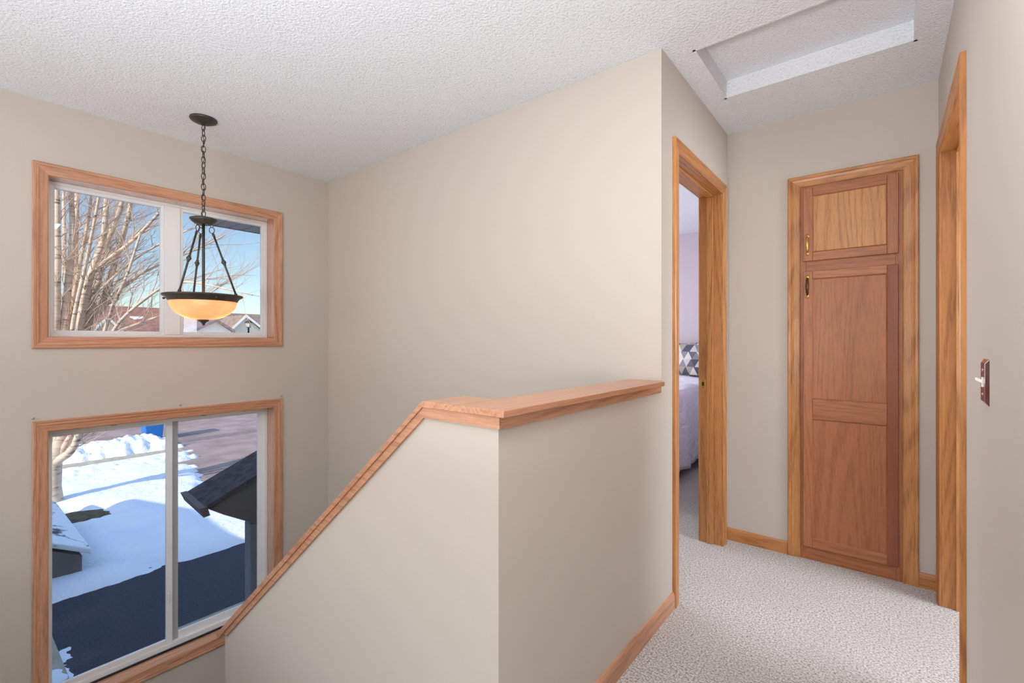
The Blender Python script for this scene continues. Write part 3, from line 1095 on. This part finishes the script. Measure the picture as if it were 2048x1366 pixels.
def vn(x_, y_, s=0):
    ix, iy = math.floor(x_), math.floor(y_)
    fx, fy = x_ - ix, y_ - iy
    fx = fx * fx * (3 - 2 * fx); fy = fy * fy * (3 - 2 * fy)
    a = hsh(ix, iy, s) * (1 - fx) + hsh(ix + 1, iy, s) * fx
    b = hsh(ix, iy + 1, s) * (1 - fx) + hsh(ix + 1, iy + 1, s) * fx
    return a * (1 - fy) + b * fy


def fbm(x_, y_, s=0, o=4):
    t_, amp, f_ = 0, .5, 1
    for k in range(o):
        t_ += amp * vn(x_ * f_, y_ * f_, s + k); amp *= .5; f_ *= 2.03
    return t_


def snow_field(name, x0, x1, y0, y1, step, hfun, label, cat):
    nx_, ny_ = int((x1 - x0) / step), int((y1 - y0) / step)
    mb = MB()
    i0 = mb.add([(x0 + i * step, y0 + j * step, GZ + hfun(x0 + i * step, y0 + j * step)) for j in range(ny_ + 1) for i in range(nx_ + 1)])
    zs = [v_[2] for v_ in mb.v]
    for j in range(ny_):
        for i in range(nx_):
            a = i0 + j * (nx_ + 1) + i
            q = [a, a + 1, a + nx_ + 2, a + nx_ + 1]
            if max(zs[k] for k in q) < GZ - .05: continue
            mb.face(q, 0, True)
    o = mb.build(name, M['snow'])
    tag(o, label, cat, kind='stuff')
    return o


def lawn_h(x_, y_):
    n1 = fbm(x_ * .9, y_ * .9, 1)
    n2 = fbm(x_ * 4, y_ * 4, 5)
    edge_x = -8.42 + .14 * (n1 - .5) + .12 * (n2 - .5) - x_            # distance inside from the driveway edge
    yb_ = 3.9 + .25 * (min(x_, -11) + 11) * -1 * .45 if x_ > -15.5 else 4.9
    edge_y = yb_ + .6 * (n1 - .5) + .5 * (n2 - .5) - y_
    edge_s = x_ + 16.85 - .25 * (n1 - .5)
    e_ = min(edge_x, edge_y, edge_s)
    h_ = .10 * math.tanh(max(-1, e_) * 5) + .05 * (n1 - .5) + .03 * (n2 - .5)
    # rough thrown snow beside the sidewalk
    k = max(0, 1 - abs(x_ + 15.9) / 1.0)
    h_ += k * .16 * (fbm(x_ * 6, y_ * 6, 9) - .25)
    # bare strip of dead grass behind the shed
    bx_ = (x_ + 12.15) / .75; by_ = (y_ - 1.75) / .75
    h_ -= .24 * max(0, 1 - (bx_ * bx_ + by_ * by_) ** .5 + .5 * (n2 - .5)) * 1.6
    bx_ = (x_ + 8.62) / .16; by_ = (y_ - 2.05) / .22
    h_ -= .05 * max(0, 1 - (bx_ * bx_ + by_ * by_) ** .5 + .6 * (n2 - .5))
    return h_ if e_ > -.8 else -.2


snow_field('lawn_snow', -17.0, -8.0, -3.0, 7.0, .06, lawn_h, 'snow covering the front lawn between driveway and sidewalk', 'snow')


def bank_h(x_, y_):
    n1 = fbm(x_ * 1.2, y_ * 1.2, 21); n2 = fbm(x_ * 5, y_ * 5, 31)
    d_ = 1 - abs(x_ + 18.25) / .72
    e_ = min(d_ * 1.4, (4.85 + .3 * n1 - y_) * 1.5)
    return .42 * math.tanh(max(-1, e_) * 1.6) * (.55 + .7 * n1) + .30 * (n2 - .45) + .12 * (fbm(x_ * 12, y_ * 12, 51) - .5) if e_ > -.3 else -.2


snow_field('snowbank', -19.3, -17.3, -6.0, 5.6, .06, bank_h, 'ploughed snowbank between the sidewalk and the road', 'snow')
tag(snow_field('far_snow', -55, -31, -40, 70, 1.0, lambda x_, y_: .06 + .25 * (fbm(x_ * .2, y_ * .2, 3) - .5), 'snow on the far lawns across the road', 'snow'), 'snow on the far lawns across the road', 'snow', kind='stuff')


def corner_h(x_, y_):
    n1 = fbm(x_ * 3, y_ * 3, 41)
    return .10 * math.tanh(min(.88 + .25 * (n1 - .5) - y_, (x_ + 6.85) * .5 + .3 * (n1 - .5)) * 4) + .06 * (n1 - .5)


snow_field('snow_by_walk', -7.6, -4.2, -1.0, 1.4, .05, corner_h, 'patch of snow at the near left corner of the driveway', 'snow')

# ------------------------------------------------------------------ snow-roofed shed at the left
C = at(184, 1104, dep=6.72)
sx = C.x; sy = C.y; sz = C.z
mroof = .54
wid = 1.5
shed = tag(empty('shed', (sx - 1.2, sy - 1.2, GZ)), 'low grey shed with snow on its roof at the left edge of the lawn', 'shed')
MB().prism([(sy - .10, GZ), (sy - .10, sz - .03), (sy - wid, sz - .03 + mroof * (wid - .1)), (sy - 2 * wid + .1, sz - .03), (sy - 2 * wid + .1, GZ)], lambda p, q, w: (w, p, q), sx - 3.1, sx - .05).build('wall', M['taupe_wall'], shed)
rr_ = MB()
for s_ in (1, -1):
    yr_ = sy - wid
    ye = yr_ + s_ * wid
    rr_.hexa([(sx - 3.2, ye, sz - .03), (sx, ye, sz - .03), (sx, yr_, sz - .03 + mroof * wid), (sx - 3.2, yr_, sz - .03 + mroof * wid),
              (sx - 3.2, ye, sz + .05), (sx, ye, sz + .05), (sx, yr_, sz + .05 + mroof * wid), (sx - 3.2, yr_, sz + .05 + mroof * wid)])
rr_.build('roof', M['snowy_roof'], shed, .02)

# garage wing of the house, off to the left; its shadow falls on the lawn
gw = MB()
gx0, gx1, gy1 = -11.10, -3.7, -1.9
gw.box(gx0 + .3, gx1, -8.5, gy1 - .3, GZ, .22, 0)
gw.prism([(gx0, .22), (gx1, .22), (gx1, .72), (-9.2, .72), (gx0, .40)], lambda p, q, w: (p, w, q), -8.7, gy1, 1)
go = gw.build('garage_wing', [M['siding'], M['shingle_dark']])
struct(go)

# ------------------------------------------------------------------ entry porch at the right
pA = at(375, 992.6, X=-4.54); pN = at(390, 1020, X=-4.06)
zE = (pA.z + pN.z) / 2
porch = tag(empty('porch', (-4.3, 1.9, GZ)), 'entry porch with dark shingled roof and grey post right of the lower window', 'porch')
ms = .44
yE = pA.y
ro = MB()
L_ = 1.35
ro.hexa([(-4.58, yE, zE - .02), (-4.05, yE - .04, zE - .02), (-4.05, yE + L_, zE - .02 + ms * L_), (-4.58, yE + L_, zE - .02 + ms * L_),
         (-4.58, yE, zE + .015), (-4.05, yE - .04, zE + .015), (-4.05, yE + L_, zE + .015 + ms * L_), (-4.58, yE + L_, zE + .015 + ms * L_)])
ro.build('roof', M['shingle_dark'], porch)
MB().hexa([(-4.60, yE - .005, zE - .055), (-4.03, yE - .045, zE - .055), (-4.03, yE + .0, zE - .05), (-4.60, yE + .03, zE - .05),
           (-4.60, yE - .035, zE + .018), (-4.03, yE - .075, zE + .018), (-4.03, yE - .02, zE + .02), (-4.60, yE + .01, zE + .02)]).build('gutter', M['taupe'], porch)
MB().prism([(yE + .02, zE - .03), (yE + L_, zE - .03 + ms * L_), (yE + L_, zE - .30), (yE + .45, zE - .30), (yE + .12, zE - .10)], lambda p, q, w: (w, p, q), -4.20, -4.12).build('gable_board', M['taupe_wall'], porch)
pp = at(495, 1100, X=-4.2)
MB().box(-4.26, -4.14, pp.y, pp.y + .13, GZ, zE - .25).box(-4.28, -4.12, pp.y - .02, pp.y + .15, GZ, GZ + .10).build('post', M['bluegrey'], porch, .006)
struct(MB().box(-4.9, XO, 1.3, 3.4, GZ, LZ - .02).build('porch_step', M['concrete']))

# ------------------------------------------------------------------ recycling bin by the road
bn = tag(empty('recycling_bin', (-19.6, 4.70, GZ)), 'blue wheeled recycling bin standing behind the snowbank at the road', 'bin')
bxc, byc = -19.6, 4.72
def ring(w_, d_, z_):
    return [(bxc - d_, byc - w_, z_), (bxc + d_, byc - w_, z_), (bxc + d_, byc + w_, z_), (bxc - d_, byc + w_, z_)]
MB().hexa(ring(.22, .26, GZ + .06) + ring(.29, .34, GZ + .98)).build('body', M['blue_plastic'], bn, .02)
MB().hexa(ring(.31, .37, GZ + .98) + ring(.27, .33, GZ + 1.06)).build('lid', M['blue_plastic'], bn, .02)
for s_ in (-1, 1):
    MB().tube([(bxc - .24, byc + s_ * .22, GZ + .11), (bxc - .24, byc + s_ * .27, GZ + .11)], .11, 16).build('wheel', M['black'], bn)
MB().tube([(bxc + .38, byc - .22, GZ + .93), (bxc + .40, byc, GZ + .94), (bxc + .38, byc + .22, GZ + .93)], .014, 8).build('handle', M['blue_plastic'], bn)

# ------------------------------------------------------------------ the bare multi-stemmed tree
tr_ = tag(empty('bare_tree', (-13.4, 1.6, GZ)), 'bare many-stemmed tree with pale bark standing on the snowy lawn', 'tree')
TD = 9.6
rnd = random.Random(11)
fork = at(106, 925, dep=TD)
trunk = MB()
tb = Vector((fork.x, fork.y, GZ - .1))
trunk.tube([tb, tb + Vector((0, 0, .12)), tb + Vector((.0, -.01, .5)), fork, fork + Vector((0, .02, .22))], [.22, .17, .14, .145, .12], 16)
trunk.build('trunk', M['bark'], tr_)
stems = [
    ([(126, 914), (140, 905), (151, 887), (160, 862), (168, 830), (184, 770), (204, 690), (222, 620), (250, 560), (280, 470)], .075, -.45),
    ([(104, 880), (106, 760), (110, 660), (112, 590), (115, 479), (113, 382), (112, 250), (108, 120)], .10, -.5),
    ([(125, 870), (128, 760), (134, 650), (133, 546), (127, 489), (127, 390), (120, 250), (112, 120)], .06, .6),
    ([(116, 870), (120, 760), (127, 661), (137, 564), (146, 464), (142, 390), (140, 270), (146, 120)], .095, -.2),
    ([(120, 870), (130, 760), (140, 661), (150, 564), (152, 489), (152, 390), (160, 260), (158, 110)], .09, .45),
    ([(122, 860), (132, 740), (141, 640), (150, 589), (167, 479), (183, 397), (196, 300), (214, 160)], .055, .2),
    ([(128, 860), (142, 740), (155, 661), (172, 589), (182, 551), (207, 477), (214, 405), (222, 280), (240, 120)], .10, -.35),
    ([(130, 855), (148, 740), (167, 661), (190, 589), (200, 540), (207, 499), (226, 455), (244, 410), (262, 300), (290, 150)], .095, .1),
    ([(138, 850), (155, 740), (172, 661), (209, 601), (222, 556), (244, 479), (262, 412), (280, 300), (300, 160)], .095, .5),
    ([(150, 790), (158, 660), (172, 564), (202, 529), (264, 484), (316, 427), (365, 380), (430, 310)], .055, -.6),
    ([(146, 800), (168, 690), (189, 638), (229, 589), (264, 556), (316, 531), (380, 505), (450, 470)], .05, .8),
    ([(160, 840), (186, 760), (214, 690), (238, 640), (300, 590), (350, 560), (420, 570), (505, 590)], .045, -.8),
    ([(124, 850), (158, 640), (196, 500), (232, 430), (290, 380), (350, 340)], .04, .9),
    ([(118, 850), (150, 620), (178, 500), (196, 420), (206, 330), (230, 200)], .045, -.9),
    ([(130, 700), (240, 660), (330, 628), (400, 600), (460, 560), (500, 540)], .030, .3),
    ([(128, 690), (180, 600), (262, 520), (350, 470), (430, 440), (500, 436)], .030, -.3),
]
twig_sites = []
for pts, r0, off in stems:
    P3 = [fork + Vector((0, 0, -.03))]
    nP = len(pts)
    for k, (u, v_) in enumerate(pts):
        t_ = (k + 1) / nP
        P3.append(at(u, v_, dep=TD + off * t_))
    # resample with a slight wobble
    Q = []
    for a, b in zip(P3, P3[1:]):
        for j in range(4):
            q = a.lerp(b, j / 4)
            q = q + Vector((rnd.uniform(-1, 1), rnd.uniform(-1, 1), rnd.uniform(-.5, .5))) * .018
            Q.append(q)
    Q.append(P3[-1])
    # smooth
    for _ in range(2):
        Q = [Q[0]] + [(Q[i - 1] + Q[i] * 2 + Q[i + 1]) / 4 for i in range(1, len(Q) - 1)] + [Q[-1]]
    R_ = [r0 * 1.14 * (1 - .78 * (i / (len(Q) - 1)) ** .9) * (1.15 if i < 3 else 1) for i in range(len(Q))]
    MB().tube(Q, R_, 10).build('stem', M['bark'], tr_)
    for i in range(6, len(Q)):
        twig_sites.append((Q[i], (Q[i] - Q[i - 1]).normalized(), R_[i]))
tw = MB()
def grow(p, d_, r_, length, depth):
    n_ = 5
    pts = [p]; rad = [r_]
    cur = p; dd = d_
    for k in range(n_):
        dd = (dd + Vector((rnd.uniform(-.25, .25), rnd.uniform(-.25, .25), rnd.uniform(-.12, .24)))).normalized()
        cur = cur + dd * length / n_
        pts.append(cur); rad.append(r_ * (1 - .8 * (k + 1) / n_))
    tw.tube(pts, rad, 4 if r_ > .006 else 3, caps=False)
    if depth > 0:
        for k in range(rnd.choice((2, 3, 4))):
            j = rnd.randint(1, n_ - 1)
            nd = (dd + Vector((rnd.uniform(-.9, .9), rnd.uniform(-.7, 1.1), rnd.uniform(-.5, .9)))).normalized()
            grow(pts[j], nd, rad[j] * .7, length * rnd.uniform(.45, .75), depth - 1)
for (p, d_, r_) in twig_sites:
    for _ in range(rnd.choice((1, 1, 2))):
        nd = (d_ * .6 + Vector((rnd.uniform(-.8, .8), rnd.uniform(-.45, 1.15), rnd.uniform(-.25, .9)))).normalized()
        grow(p, nd, min(r_ * .5, rnd.uniform(.006, .013)), rnd.uniform(.5, 1.35), 2)
t_o = tw.build('twigs', M['twig'], tr_)
t_o['kind'] = 'stuff'

t2_ = tr_.copy(); col.objects.link(t2_)
for ch_ in [c for c in bpy.data.objects if c.parent == tr_ and c.name.split('.')[0] in ('trunk', 'stem')]:
    c2 = ch_.copy(); col.objects.link(c2); c2.parent = t2_
t2_.location = (-14.1, -6.6, GZ)
tag(t2_, 'second bare tree further left on the lawn, its shadow streaking the road', 'tree')

# ------------------------------------------------------------------ houses across the road
HXD = -60.0


def pt(u, v_, X=HXD):
    return at(u, v_, X=X)


def gable_front(parent, peak, eL, eR, X, depth, wall_m, roof_m, zb=GZ, trim=M['white_trim'], trim_w=.28):
    """gable facing +X: wall polygon, roof slabs running back"""
    p, l, r = pt(*peak, X=X), pt(*eL, X=X), pt(*eR, X=X)
    MB().prism([(l.y + .2, zb), (l.y + .2, l.z - .1), (p.y, p.z - .15), (r.y - .2, r.z - .1), (r.y - .2, zb)], lambda a, b, w: (w, a, b), X - depth, X).build('wall', wall_m, parent)
    rf_ = MB()
    for e_ in (l, r):
        t_ = .14
        rf_.hexa([(X - depth, e_.y, e_.z - t_), (X + .5, e_.y, e_.z - t_), (X + .5, p.y, p.z - t_), (X - depth, p.y, p.z - t_),
                  (X - depth, e_.y, e_.z), (X + .5, e_.y, e_.z), (X + .5, p.y, p.z), (X - depth, p.y, p.z)])
    rf_.build('roof', roof_m, parent)
    fs = MB()
    for e_ in (l, r):
        fs.hexa([(X + .5, e_.y, e_.z - trim_w), (X + .6, e_.y, e_.z - trim_w), (X + .6, p.y, p.z - trim_w), (X + .5, p.y, p.z - trim_w),
                 (X + .5, e_.y, e_.z + .03), (X + .6, e_.y, e_.z + .03), (X + .6, p.y, p.z + .03), (X + .5, p.y, p.z + .03)])
    fs.build('fascia', trim, parent)


def side_roof(parent, uvs, X, depth, roof_m, wall_m, ridge_v, eave_v, u0, u1):
    """long roof with its ridge along Y: slope facing us"""
    a, b = pt(u0, ridge_v[0], X - depth), pt(u1, ridge_v[1], X - depth)
    c_2, d_2 = pt(u0, eave_v, X), pt(u1, eave_v, X)
    a.z = b.z = (a.z + b.z) / 2
    y0_, y1_ = min(a.y, c_2.y), max(b.y, d_2.y)
    MB().hexa([(X, y0_, c_2.z - .2), (X, y1_, c_2.z - .2), (X - depth, y1_, a.z - .2), (X - depth, y0_, a.z - .2),
               (X, y0_, c_2.z), (X, y1_, c_2.z), (X - depth, y1_, a.z), (X - depth, y0_, a.z)]).hexa(
              [(X - 2 * depth, y0_, c_2.z - .2), (X - 2 * depth, y1_, c_2.z - .2), (X - depth, y1_, a.z - .2), (X - depth, y0_, a.z - .2),
               (X - 2 * depth, y0_, c_2.z), (X - 2 * depth, y1_, c_2.z), (X - depth, y1_, a.z), (X - depth, y0_, a.z)]).build('roof', roof_m, parent)
    MB().box(X - 2 * depth + .5, X - .5, y0_ + .3, y1_ - .3, GZ, c_2.z - .05).build('wall', wall_m, parent)


h1 = tag(empty('house', (HXD - 5, 24, GZ)), 'cream house with brown shingle roof and sharp gable behind the lamp post', 'house', 'houses across the road')
gable_front(h1, (489, 630), (456, 660), (530, 662), HXD, 6, M['cream'], M['shingle_brown'])
side_roof(h1, None, HXD - 3, 5, M['shingle_brown'], M['cream'], (628.5, 630), 668, 446, 600)
h2 = tag(empty('house', (HXD + 3, 20, GZ)), 'lower house with purplish shingle roof left of the cream gable', 'house', 'houses across the road')
gable_front(h2, (429, 639), (365, 668), (466, 661), HXD + 4, 3.5, M['cream'], M['shingle_purple'], trim=M['shingle_brown'])
h3 = tag(empty('house', (HXD - 5, 12, GZ)), 'house with reddish roof carrying a patch of snow behind the bare tree', 'house', 'houses across the road')
side_roof(h3, None, HXD - 2, 5, M['shingle_red'], M['cream'], (611, 615), 664, 180, 322)
gable_front(h3, (213, 633), (180, 662), (246, 664), HXD + 1, 4, M['cream'], M['shingle_red'])
sp0 = [pt(258, 628, HXD - 4.9), pt(272, 622, HXD - 5.6), pt(292, 623, HXD - 5.5), pt(284, 630, HXD - 4.7), pt(270, 633, HXD - 4.4)]
# the patch lies on the roof slope
ar = pt(180, 613, HXD - 7).z; er = pt(180, 664, HXD - 2).z
pat = MB()
ptsn = []
for q in sp0:
    f_ = (HXD - 2 - q.x) / 5
    ptsn.append((q.x, q.y, er + (ar - er) * f_ + .03))
i = pat.add(ptsn + [(a, b, c - .12 + .2) for a, b, c in ptsn])
k_ = len(ptsn)
pat.face(range(i, i + k_)); pat.face(range(i + k_, i + 2 * k_))
for j in range(k_): pat.face([i + j, i + (j + 1) % k_, i + k_ + (j + 1) % k_, i + k_ + j])
pat.build('snow_patch', M['snow'], h3)
h4 = tag(empty('house', (HXD - 27, 25, GZ)), 'brown-roofed house partly hidden behind the pendant bowl', 'house', 'houses across the road')
side_roof(h4, None, HXD - 22, 5, M['shingle_red'], M['cream'], (628, 629), 668, 330, 445)

# street lamp
lp = at(497, 640, dep=28.0)
lamp = tag(empty('street_lamp', (lp.x, lp.y, GZ)), 'black lantern on a post in front of the cream gable', 'street lamp')
MB().lathe([(0, GZ), (.12, GZ), (.10, GZ + .5), (.06, GZ + .6), (.05, lp.z - .46), (.12, lp.z - .45), (.12, lp.z - .42), (0, lp.z - .42)], lp.x, lp.y, 12).build('post', M['black'], lamp)
MB().lathe([(.105, lp.z - .42), (.17, lp.z - .17)], lp.x, lp.y, 6, sm=False).build('lantern', M['lantern_glass'], lamp)
cg = MB()
for k in range(6):
    a_ = 2 * math.pi * k / 6
    cg.tube([(lp.x + .109 * math.cos(a_), lp.y + .109 * math.sin(a_), lp.z - .42), (lp.x + .174 * math.cos(a_), lp.y + .174 * math.sin(a_), lp.z - .17)], .008, 6)
cg.build('cage', M['black'], lamp)
MB().lathe([(.22, lp.z - .17), (.21, lp.z - .14), (.05, lp.z - .04), (.04, lp.z), (0, lp.z)], lp.x, lp.y, 12).build('cap', M['black'], lamp)
